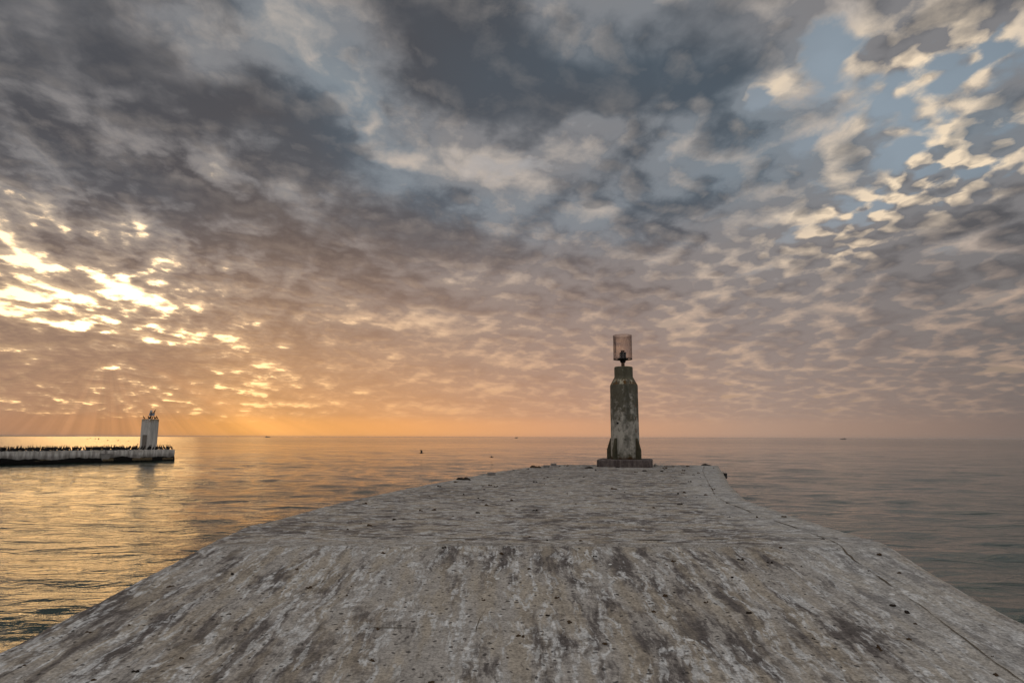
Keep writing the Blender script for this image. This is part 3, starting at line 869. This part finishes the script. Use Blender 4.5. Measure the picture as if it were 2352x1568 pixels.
# small crumbs of weed that nothing tells apart
protos = [weed_bm(.045, 100 + k, .3) for k in range(5)]
pm_ = []
for k, bm in enumerate(protos):
    me = bpy.data.meshes.new('seaweed_crumb'); bm.to_mesh(me); bm.free(); me.materials.append(M_weed if k % 2 else M_weedb); pm_.append(me)
for i in range(190):
    if i < 110:
        y = 2.6 + 5.4 * rng.random(); x = float(eL(y)) + (float(eR(y)) - float(eL(y))) * rng.uniform(.03, .97)
    else:
        y = 8.2 + (YEND - 8.6) * rng.random() ** 1.3; x = float(eL(y)) + (float(eR(y)) - float(eL(y))) * rng.uniform(.03, .97)
    if abs(x - tx) < 1.5 and abs(y - ty) < 1.6: continue
    o = bpy.data.objects.new('seaweed_crumb', pm_[i % 5]); C.objects.link(o)
    s = rng.uniform(.4, 1.4) * (.55 + .085 * y)
    o.scale = (s, s * rng.uniform(.6, 1.2), s)
    z = float(deck_z(y)) + .016 * mnoise.noise(Vector((x * .7, y * .7, 0))) + .006 * mnoise.noise(Vector((x * 3, y * 3, 4)))
    o.location = (x, y, z - .001); o.rotation_euler = (0, 0, rng.random() * 6.28)
    tag(o, 'tiny dark crumb of dried seaweed on the grey pier', 'seaweed crumb', 'seaweed crumbs strewn over the pier')
shells = [(cR(450, 410), 14, 15, 'small white shell on the upper ramp, right of the middle'), (cR(68, 456), 11, 12, 'small white shell in the middle of the ramp'),
    (cR(305, 520), 12, 14, 'chipped white shell in the middle of the ramp by dark specks'), (cR(815, 758), 34, 14, 'long white shell splinter on the lower ramp'),
    (cR(1745, 541), 24, 16, 'open white shell just left of the long crack'), (cR(1802, 528), 30, 13, 'curved white shell just right of the long crack'),
    (cR(1525, 889), 15, 11, 'round white shell near the bottom edge right of the middle'), (cR(343, 771), 15, 12, 'small pale shell on the lower ramp near the middle'),
    (cL(2285, 472), 16, 16, 'pale shell on the ramp at the very centre of the photo'), (cL(2145, 795), 26, 18, 'broad flat white shell on the lower ramp left of the middle'),
    (cL(850, 899), 30, 12, 'pale flat shell splinter at the lower left of the ramp'), (cL(550, 736), 15, 10, 'small pale shell beside the dark shred on the left of the ramp')]
for i, ((x, y), w4, h4, lab) in enumerate(shells):
    u, v = q4(x, y); p_ = surf(u, v); w = w4 * K4 / FOC * p_.y
    bm = bmesh.new(); res = bmesh.ops.create_icosphere(bm, subdivisions=3, radius=1)
    for vv_ in bm.verts:
        r0 = 1 + .25 * mnoise.noise(vv_.co * 2 + Vector((i * 3, 0, 0)))
        zc_ = max(0.0, vv_.co.z)
        dish = 1 - .55 * math.exp(-((vv_.co.x ** 2 + vv_.co.y ** 2) * 3.5))
        vv_.co = Vector((vv_.co.x * w / 2 * r0, vv_.co.y * w / 2 * h4 / w4 * r0 * 1.4, zc_ * w * .16 * dish))
    o = bm_obj('seashell', bm, M_shell, smooth=True); place(o, u, v, (rng.random() - .5) * 1.2)
    tag(o, lab, 'seashell', 'bleached shells on the ramp')
# pale encrusted ball beside the plinth
u, v = q4(2622.6, 1865.5); p_ = on_z(u, v)
bm = bmesh.new(); bmesh.ops.create_icosphere(bm, subdivisions=4, radius=.065)
for v_ in bm.verts: v_.co *= 1 + .28 * mnoise.noise(v_.co * 45) + .12 * mnoise.noise(v_.co * 110)
o = bm_obj('encrusted_float', bm, mat('barnacled', lambda n: principled(n, n.mix(n.ss(n.noise(objco(n), 55, 4, .6, dim='3D'), .45, .55), (.03, .024, .02), (.5, .46, .40)), .9)), loc=(p_.x, p_.y, .055), smooth=True)
tag(o, 'round barnacle-crusted lump on the deck just right of the tower plinth', 'float')

# ------------------------------------------------------------------ far pier with the white tower
H = EYE - SEA
def at_sea(u, dv):   # dv: picture rows below the horizon
    Y = H * FOC / dv
    return on_y(u, hv(u) + dv, Y)
A_end = at_sea(400, 53.8); A_left = at_sea(0, 64.6)
A_end.z = A_left.z = 0
dr = (A_end - A_left).normalized(); bk = Vector((-dr.y, dr.x, 0))
if bk.y < 0: bk = -bk
def far_mat(n):
    co = objco(n); x, y, z = n.sep(co)
    along = n.vm('DOT_PRODUCT', co, tuple(dr))
    v_ = n.comb(along * 1.6, z * .25, 0.0)
    st = n.noise(v_, 2.4, 7, .65)
    ln = n.noise(n.comb(along * .55, z * .3, 4.0), 1.0, 6, .62)
    c = n.mix(n.ss(st, .32, .68), (.30, .27, .24), (.62, .58, .53))
    brown = n.ss(st * .5 + ln * .5, .52, .62) * n.ss(z, -.35, -.05)
    c = n.mix(brown * .4, c, (.25, .18, .12))
    grime = n.ss(z + (st - .5) * .35, -.20, -.62)
    c = n.mix(grime * .65, c, (.10, .088, .078))
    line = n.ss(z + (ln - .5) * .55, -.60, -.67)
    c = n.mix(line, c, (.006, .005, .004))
    bar = n.ss(n.noise(n.comb(along * .8, z * 3.0, 9.0), 1.2, 6, .6), .58, .66) * n.ss(z, -.88, -.82) * n.ss(z, -.62, -.70) * n.ss(along, -30.0, 2.0)
    c = n.mix(bar * .5, c, (.16, .12, .07))
    return principled(n, c, .9, bump(n, st, .5, .04), .2)
M_far = mat('far_pier_concrete', far_mat)
farp = thing('far_pier', 'low far concrete pier on the left, lined with black seabirds', 'pier')
LEN = 60; WID = 4.6
a0 = A_end - dr * LEN
NS = 200
prof_c = [(-.02, -2.2), (.02, -1.3), (.10, -.98), (.06, -.80), (.0, -.62), (.0, -.3), (-.02, -.03), (-.06, 0.0)]
R_ = []
for i in range(NS + 1):
    s_ = a0 + dr * (LEN * i / NS)
    row = []
    for (o_, z_) in prof_c:
        wv = .06 * mnoise.noise(Vector((i * .5, z_ * 3, 0))) if z_ < -.6 else .012 * mnoise.noise(Vector((i * .4, z_ * 3, 0)))
        q_ = s_ - bk * (o_ + wv); row.append((q_.x, q_.y, z_ + (.02 * mnoise.noise(Vector((i * .25, 0, 3))) if z_ > -.1 else 0)))
    for (o_, z_) in [(WID * .5, .03), (WID, 0), (WID, -2.2)]:
        q_ = s_ + bk * o_; row.append((q_.x, q_.y, z_))
    R_.append(row)
# closed end cap
ctr = [(A_end.x + bk.x * WID / 2 + dr.x * .0, A_end.y + bk.y * WID / 2, z) for (_, _, z) in R_[-1]]
R_.append(ctr)
wall = grid_mesh('pier_wall', np.array(R_), M_far, parent=farp, smooth=False)
# recessed bracket in the wall face
def far_face(u, z):
    r = ray(u, 1030); # intersection of the vertical plane of the face with this column
    t = (A_end - EYEV).dot(-bk) / r.dot(-bk)
    p_ = EYEV + r * t; return Vector((p_.x, p_.y, z))
p_ = far_face(243.5, -.45)
ang_f = math.atan2(dr.y, dr.x)
bm = bmesh.new()
box(bm, .95, .16, .07, (0, -.04, .16)); box(bm, .12, .12, .45, (0, -.03, .22))
A = [(-.42, .12), (.42, .12), (.28, -.42), (-.28, -.42)]
v1 = [bm.verts.new((x_, -.10, z_)) for x_, z_ in A]; v2 = [bm.verts.new((x_, .05, z_)) for x_, z_ in A]
bm.faces.new(v1); bm.faces.new(v2[::-1])
for i in range(4): bm.faces.new((v1[i], v2[i], v2[(i + 1) % 4], v1[(i + 1) % 4]))
o = bm_obj('bracket', bm, plain('bracket_concrete', (.24, .22, .20), .9, var=.5, scale=3), farp, loc=p_); o.rotation_euler = (0, 0, ang_f)
# growth at the waterline
for (u0, u1, hh) in ((237, 262, .13), (305, 350, .18), (374, 398, .12)):
    pa, pb = far_face(u0, -.85), far_face(u1, -.85)
    bm = bmesh.new(); nn = 16
    for i in range(nn):
        c_ = pa.lerp(pb, (i + .5) / nn)
        res = bmesh.ops.create_icosphere(bm, subdivisions=1, radius=1)
        s = (pb - pa).length / nn * .9
        for v_ in res['verts']:
            v_.co = Vector((v_.co.x * s, v_.co.y * s * .7, v_.co.z * hh * (.6 + .5 * rng.random()))) + c_ - bk * .10
    bm_obj('mussel_growth', bm, plain('mussel_growth', (.13, .095, .055), .95, var=.6, scale=8), farp)

# white tower
f_ = far_face(340.0, 0); base_c = f_ * ((f_.y + 1.7) / f_.y); base_c.z = 0
TY = base_c.y
HT = on_y(344, 962.0, TY).z
wpx = TY / FOC
side = 34.5 * wpx / 1.40
def white_b(n):
    co = objco(n); x, y, z = n.sep(co)
    st = n.noise(n.mapping(co, (0, 0, 0), (0, 0, 0), (2.6, 2.6, .3)), 2.6, 7, .66, dim='3D')
    k = n.noise(co, 5, 6, .62, dim='3D')
    c = n.mix(n.ss(st, .3, .7), (.36, .335, .305), (.58, .545, .50))
    run = n.ss(st, .54, .62) * n.ss(z + (k - .5) * 1.2, HT * .50, HT * .85)
    c = n.mix(run * .75, c, (.13, .11, .09))
    top = n.ss(z + (k - .5) * .5, HT - .40, HT - .12)
    c = n.mix(top * n.ss(k, .4, .6), c, (.26, .16, .07))
    return principled(n, c, .88, bump(n, k, .5, .02), .2)
M_white = mat('whitewashed_concrete', white_b)
wt = thing('white_tower', 'square white light tower with a grey door on the far pier', 'light tower', base_c, math.radians(47) - SUN_AZ * 0 + math.radians(29))
bm = bmesh.new(); box(bm, side, side, HT, (0, 0, HT / 2), bev=.035)
bm_obj('tower_wall', bm, M_white, wt)
fr_ = side / 2
# the left visible face carries the door
def wt_face(px_):   # local face frames: -x and -y faces look towards the viewer
    return px_
M_door = plain('weathered_door', (.145, .125, .105), .8, var=.35, scale=10)
DH = HT * .50
bm = bmesh.new(); box(bm, .03, side * .62, DH, (-fr_ - .004, -side * .02, DH / 2 + .02))
dframe = bm_obj('door_frame', bm, plain('door_frame_paint', (.42, .40, .37), .8), wt)
bm = bmesh.new(); box(bm, .03, side * .50, DH - .08, (-fr_ - .016, -side * .02, (DH - .08) / 2 + .02))
dd = bm_obj('door', bm, M_door, wt)
bm = bmesh.new(); box(bm, .03, .04, .08, (-fr_ - .04, -side * .2, DH * .45))
bm_obj('handle', bm, M_iron, dd)
bm = bmesh.new(); lathe(bm, [(.035, HT - .02), (.035, HT + .42)], 12)
bm_obj('mast', bm, M_iron, wt)
bm = bmesh.new(); box(bm, .50, .03, .32, (0, 0, 0), Matrix.Rotation(math.radians(-28), 3, 'X') )
for k in range(1, 4): box(bm, .006, .036, .30, (-.25 + .125 * k, -.0, 0), Matrix.Rotation(math.radians(-28), 3, 'X'))
pan = bm_obj('solar_panel', bm, plain('solar_panel_glass', (.20, .21, .24), .35, .2, .2, 8), wt, loc=(.10, -.02, HT + .46))
pan.rotation_euler = (0, 0, -(math.radians(76)) + .25)
bm = bmesh.new(); lathe(bm, [(.05, HT + .60), (.11, HT + .63), (.125, HT + .70), (.12, HT + .79), (.08, HT + .86), (.02, HT + .88)], 18)
lb2 = bm_obj('beacon_lamp', bm, plain('beacon_glass', (.45, .42, .40), .25), wt, smooth=True)
bm = bmesh.new(); lathe(bm, [(.03, HT + .40), (.03, HT + .60)], 10)
bm_obj('stem', bm, M_iron, lb2)

# ------------------------------------------------------------------ cormorants
M_bird = plain('black_plumage', (.010, .009, .009), .7, var=.3, scale=20)
def perched(neck, hunch=0.0, beak=1):
    """a standing cormorant, facing -x, about .37 m tall; one continuous body with feet"""
    bm = bmesh.new()
    pts = [(.15, 0, .015), (.10, 0, .06), (.065, 0, .10), (.025, 0, .155), (-.005, 0, .205), (-.022, 0, .245)]
    rad_ = [.012, .026, .048, .060, .050, .030]
    if neck == 'up': pts += [(-.030, 0, .280), (-.026, 0, .320), (-.034, 0, .350), (-.060, 0, .358), (-.105, 0, .362)]
    elif neck == 's': pts += [(-.050, 0, .268), (-.042, 0, .300), (-.030, 0, .318), (-.055, 0, .334), (-.100, 0, .328)]
    else: pts += [(.000, 0, .268), (.025, 0, .285), (.040, 0, .275), (.058, 0, .262), (.085, 0, .240)]
    rad_ += [.018, .015, .017, .013, .003]
    flat = [1.6, 1.2, 1.0, 1.0, 1.0, 1, 1, 1, 1, 1, 1]
    sweep(bm, pts, rad_, 8, flat)
    for s in (-1, 1): sweep(bm, [(.005, s * .022, .0), (.015, s * .022, .05), (.02, s * .022, .11)], [.010, .007, .012], 5)
    for s in (-1, 1): box(bm, .05, .025, .008, (-.01, s * .022, .004))
    return bm
def to_mesh(bm, name, m):
    bmesh.ops.recalc_face_normals(bm, faces=bm.faces)
    me = bpy.data.meshes.new(name); bm.to_mesh(me); bm.free(); me.materials.append(m)
    me.polygons.foreach_set('use_smooth', [True] * len(me.polygons)); return me
bird_me = [to_mesh(perched(k), 'cormorant', M_bird) for k in ('up', 's', 'back')]
def bird(loc, rz, kind=0, s=1.0, label='', group=''):
    o = bpy.data.objects.new('cormorant', bird_me[kind]); C.objects.link(o)
    o.location = loc; o.rotation_euler = (0, rng.uniform(-.12, .12), rz); s *= 1.3; o.scale = (s, s, s)
    return tag(o, label, 'seabird', group)
u = -6.0
while u < 318:
    for row_ in range(2):
        f = far_face(u + rng.uniform(-1.2, 1.2), 0)
        b_ = f + bk * (rng.uniform(.05, .45) + .55 * row_)
        if row_ and rng.random() < .25: continue
        kd = rng.choice((0, 1, 1, 2))
        bird((b_.x, b_.y, .0), rng.choice((0, math.pi)) + rng.uniform(-.7, .7), kd, rng.uniform(.82, 1.08),
             'black cormorant standing in the packed row on the far pier left of the white tower', 'cormorants packed along the far pier')
    u += rng.uniform(2.9, 4.3) if not (55 < u < 59 or 18 < u < 22) else 7
for u_, kd, lab in [(314, 0, 'tall upright cormorant against the left foot of the white tower')]:
    f = far_face(u_, 0) + bk * .2; bird((f.x, f.y, 0), math.pi, kd, 1.25, lab, 'cormorants near the white tower')
for u_ in (324, 328.5, 333, 335.5, 344, 347, 349.5, 352, 359, 361):
    f = far_face(u_ - 1.5, 0) + bk * rng.uniform(.05, .4)
    bird((f.x, f.y, 0), rng.choice((0, math.pi)) + rng.uniform(-.6, .6), rng.choice((0, 1, 2)), rng.uniform(.85, 1.05),
         'black cormorant standing in front of the foot of the white tower', 'cormorants in front of the white tower')
for u_ in (364, 367, 370, 374, 376, 378, 382, 384.5, 387, 389, 392):
    f = far_face(u_, 0) + bk * rng.uniform(.1, .5)
    bird((f.x, f.y, 0), rng.choice((0, math.pi)) + rng.uniform(-.6, .6), rng.choice((0, 0, 1)), rng.uniform(.9, 1.08),
         'black cormorant standing on the pier end between the white tower and the tip', 'cormorants on the end of the far pier')
f = far_face(395.5, 0) + bk * .2; bird((f.x, f.y, 0), .2, 2, .95, 'last cormorant on the right, nearest the tip of the far pier', 'cormorants on the end of the far pier')
rgt = Vector((ray(400, 1000).y, -ray(400, 1000).x, 0)).normalized()
tops = [(-.62, 0, 'cormorant at the left corner of the white tower roof, apart from the others'), (-.24, 0, None), (-.10, 1, None), (.03, 1, None), (.20, 1, None), (.33, 2, None), (.50, 1, None), (.56, 0, 'cormorant at the right corner of the white tower roof')]
for d_, kd, lab in tops:
    q_ = base_c + rgt * d_ * .95 - bk * 0.0
    bird((q_.x, q_.y, HT), math.pi * (kd % 2) + .3, kd, .72, lab or 'small cormorant in the middle of the white tower roof, beside the mast', 'cormorants on the white tower roof')
q_ = base_c + rgt * .30; bird((q_.x, q_.y, HT + .58), math.pi, 0, .82, 'upright cormorant perched on the solar panel beside the beacon', 'cormorants on the white tower roof')

# flying cormorants
def flying(wing):
    bm = bmesh.new()
    sweep(bm, [(.26, 0, 0), (.16, 0, .005), (.06, 0, .01), (-.06, 0, .01), (-.15, 0, .005), (-.22, 0, .012), (-.29, 0, .018), (-.33, 0, .016), (-.39, 0, .010)],
          [.012, .035, .065, .070, .050, .022, .024, .022, .006], 8, [2.5, 1.3, 1, 1, 1, 1, 1, 1, 1])
    for s in (-1, 1):
        e = wing[0] if s < 0 else wing[1]
        P_ = [(-.09, 0, .02), (.07, 0, .02), (-.13, .22, .02 + .22 * e), (.05, .22, .02 + .22 * e - .01), (-.03, .46, .02 + .46 * e * .9), (.05, .44, .02 + .44 * e * .9 - .02)]
        T = [bm.verts.new((x_, s * y_, z_ + .007)) for x_, y_, z_ in P_]; B = [bm.verts.new((x_, s * y_, z_ - .007)) for x_, y_, z_ in P_]
        for i in (0, 2):
            bm.faces.new((T[i], T[i + 1], T[i + 3], T[i + 2])); bm.faces.new((B[i], B[i + 2], B[i + 3], B[i + 1]))
            bm.faces.new((T[i], T[i + 2], B[i + 2], B[i])); bm.faces.new((T[i + 1], B[i + 1], B[i + 3], T[i + 3]))
        bm.faces.new((T[4], T[5], B[5], B[4]))
    return bm
fly = [to_mesh(flying(w), 'flying_cormorant', M_bird) for w in ((.9, .9), (-.5, -.5), (.15, .15), (.45, -.4))]
def flyer(u, v, Y, kd, s, rz, label, group):
    o = bpy.data.objects.new('flying_cormorant', fly[kd]); C.objects.link(o)
    o.location = on_y(u, v, Y); o.scale = (s,) * 3; o.rotation_euler = (.15, 0, rz)
    return tag(o, label, 'seabird', group)
dvh = hv(210) - 994
for (x, y), kd, lab in zip([(1140, 467), (1180, 453), (1247, 460), (1290, 467), (1410, 478), (1543, 487), (1680, 490)], (2, 2, 2, 0, 1, 0, 2),
    ('leftmost flying seabird over the water behind the far pier', 'second flying seabird from the left, highest of the line over the water', 'third flying seabird from the left over the water',
     'fourth flying seabird from the left, wings raised, the darkest of the line', 'flying seabird with drooping wings in the middle of the line', 'flying seabird with upright wings, second from the white tower', 'flying seabird nearest to the white tower')):
    flyer(x / 3.267 * K4, (1600 + y / 3.267) * K4 + dvh, 130, kd, .62, rng.uniform(-.4, .4), lab, 'seabirds flying behind the far pier')
flyer(967.4, 1039.5 + hv(967) - 1003.5, 70, 0, .85, math.pi, 'dark seabird with raised wings skimming the open water left of centre', 'seabirds skimming the open water')
flyer(1129.5, 1048.8 + hv(1130) - 1004.5, 66, 3, .72, 0.0, 'dark seabird skimming the water above the nearest concrete block', 'seabirds skimming the open water')
for i, x in enumerate((2394.5, 2404, 2415.5, 2424, 2430)):
    flyer(x * K4, 1781 * K4, 160, 2, .42, .2 * i, 'speck of a distant seabird over the water just left of the lamp tower', 'distant seabirds left of the lamp tower')

# ------------------------------------------------------------------ ships on the horizon
M_ship = plain('dark_hull', (.16, .125, .11), .8)
M_shipw = plain('pale_superstructure', (.30, .26, .23), .8)
def ship(u, L, label, flip=1):
    Y = 3000.0; p_ = on_y(u, hv(u), Y)
    r = thing('ship', label, 'ship', (p_.x, p_.y, SEA + .2), 0, 'ships on the horizon')
    bm = bmesh.new()
    A = [(-L / 2, 2.6), (L / 2, 3.4), (L / 2 - 2, -.6), (-L / 2 + 1.2, -.6)]
    v1 = [bm.verts.new((x_ * flip, -2.4, z_)) for x_, z_ in A]; v2 = [bm.verts.new((x_ * flip, 2.4, z_)) for x_, z_ in A]
    bm.faces.new(v1); bm.faces.new(v2[::-1])
    for i in range(4): bm.faces.new((v1[i], v2[i], v2[(i + 1) % 4], v1[(i + 1) % 4]))
    bm_obj('hull', bm, M_ship, r)
    bm = bmesh.new(); box(bm, L * .22, 4, 3.2, (-L * .22 * flip, 0, 4.2), bev=.3); box(bm, L * .12, 3, 1.8, (-L * .22 * flip, 0, 6.6), bev=.2)
    bm_obj('cabin', bm, M_shipw, r)
    bm = bmesh.new(); lathe(bm, [(.25, 3.0), (.12, 9.5)], 8)
    bm_obj('mast', bm, M_ship, r, loc=(L * .12 * flip, 0, 0))
ship(615, 22, 'small dark ship on the horizon in the orange glow left of centre')
ship(1186, 14, 'tiny ship on the horizon near the centre of the photo', -1)
ship(1937, 26, 'long faint ship on the grey horizon at the right', -1)

# ------------------------------------------------------------------ sea haze
def haze_mat():
    m = bpy.data.materials.new('sea_haze'); m.use_nodes = True
    t = m.node_tree; t.nodes.clear()
    out = t.nodes.new('ShaderNodeOutputMaterial'); v = t.nodes.new('ShaderNodeVolumePrincipled')
    v.inputs['Color'].default_value = (.86, .80, .76, 1); v.inputs['Density'].default_value = 5.5e-5
    v.inputs['Anisotropy'].default_value = .2
    t.links.new(v.outputs[0], out.inputs['Volume']); return m
bm = bmesh.new(); box(bm, 47000, 47000, 13.0, (0, 0, 7.7))
tag(bm_obj('haze', bm, haze_mat()), kind='stuff')
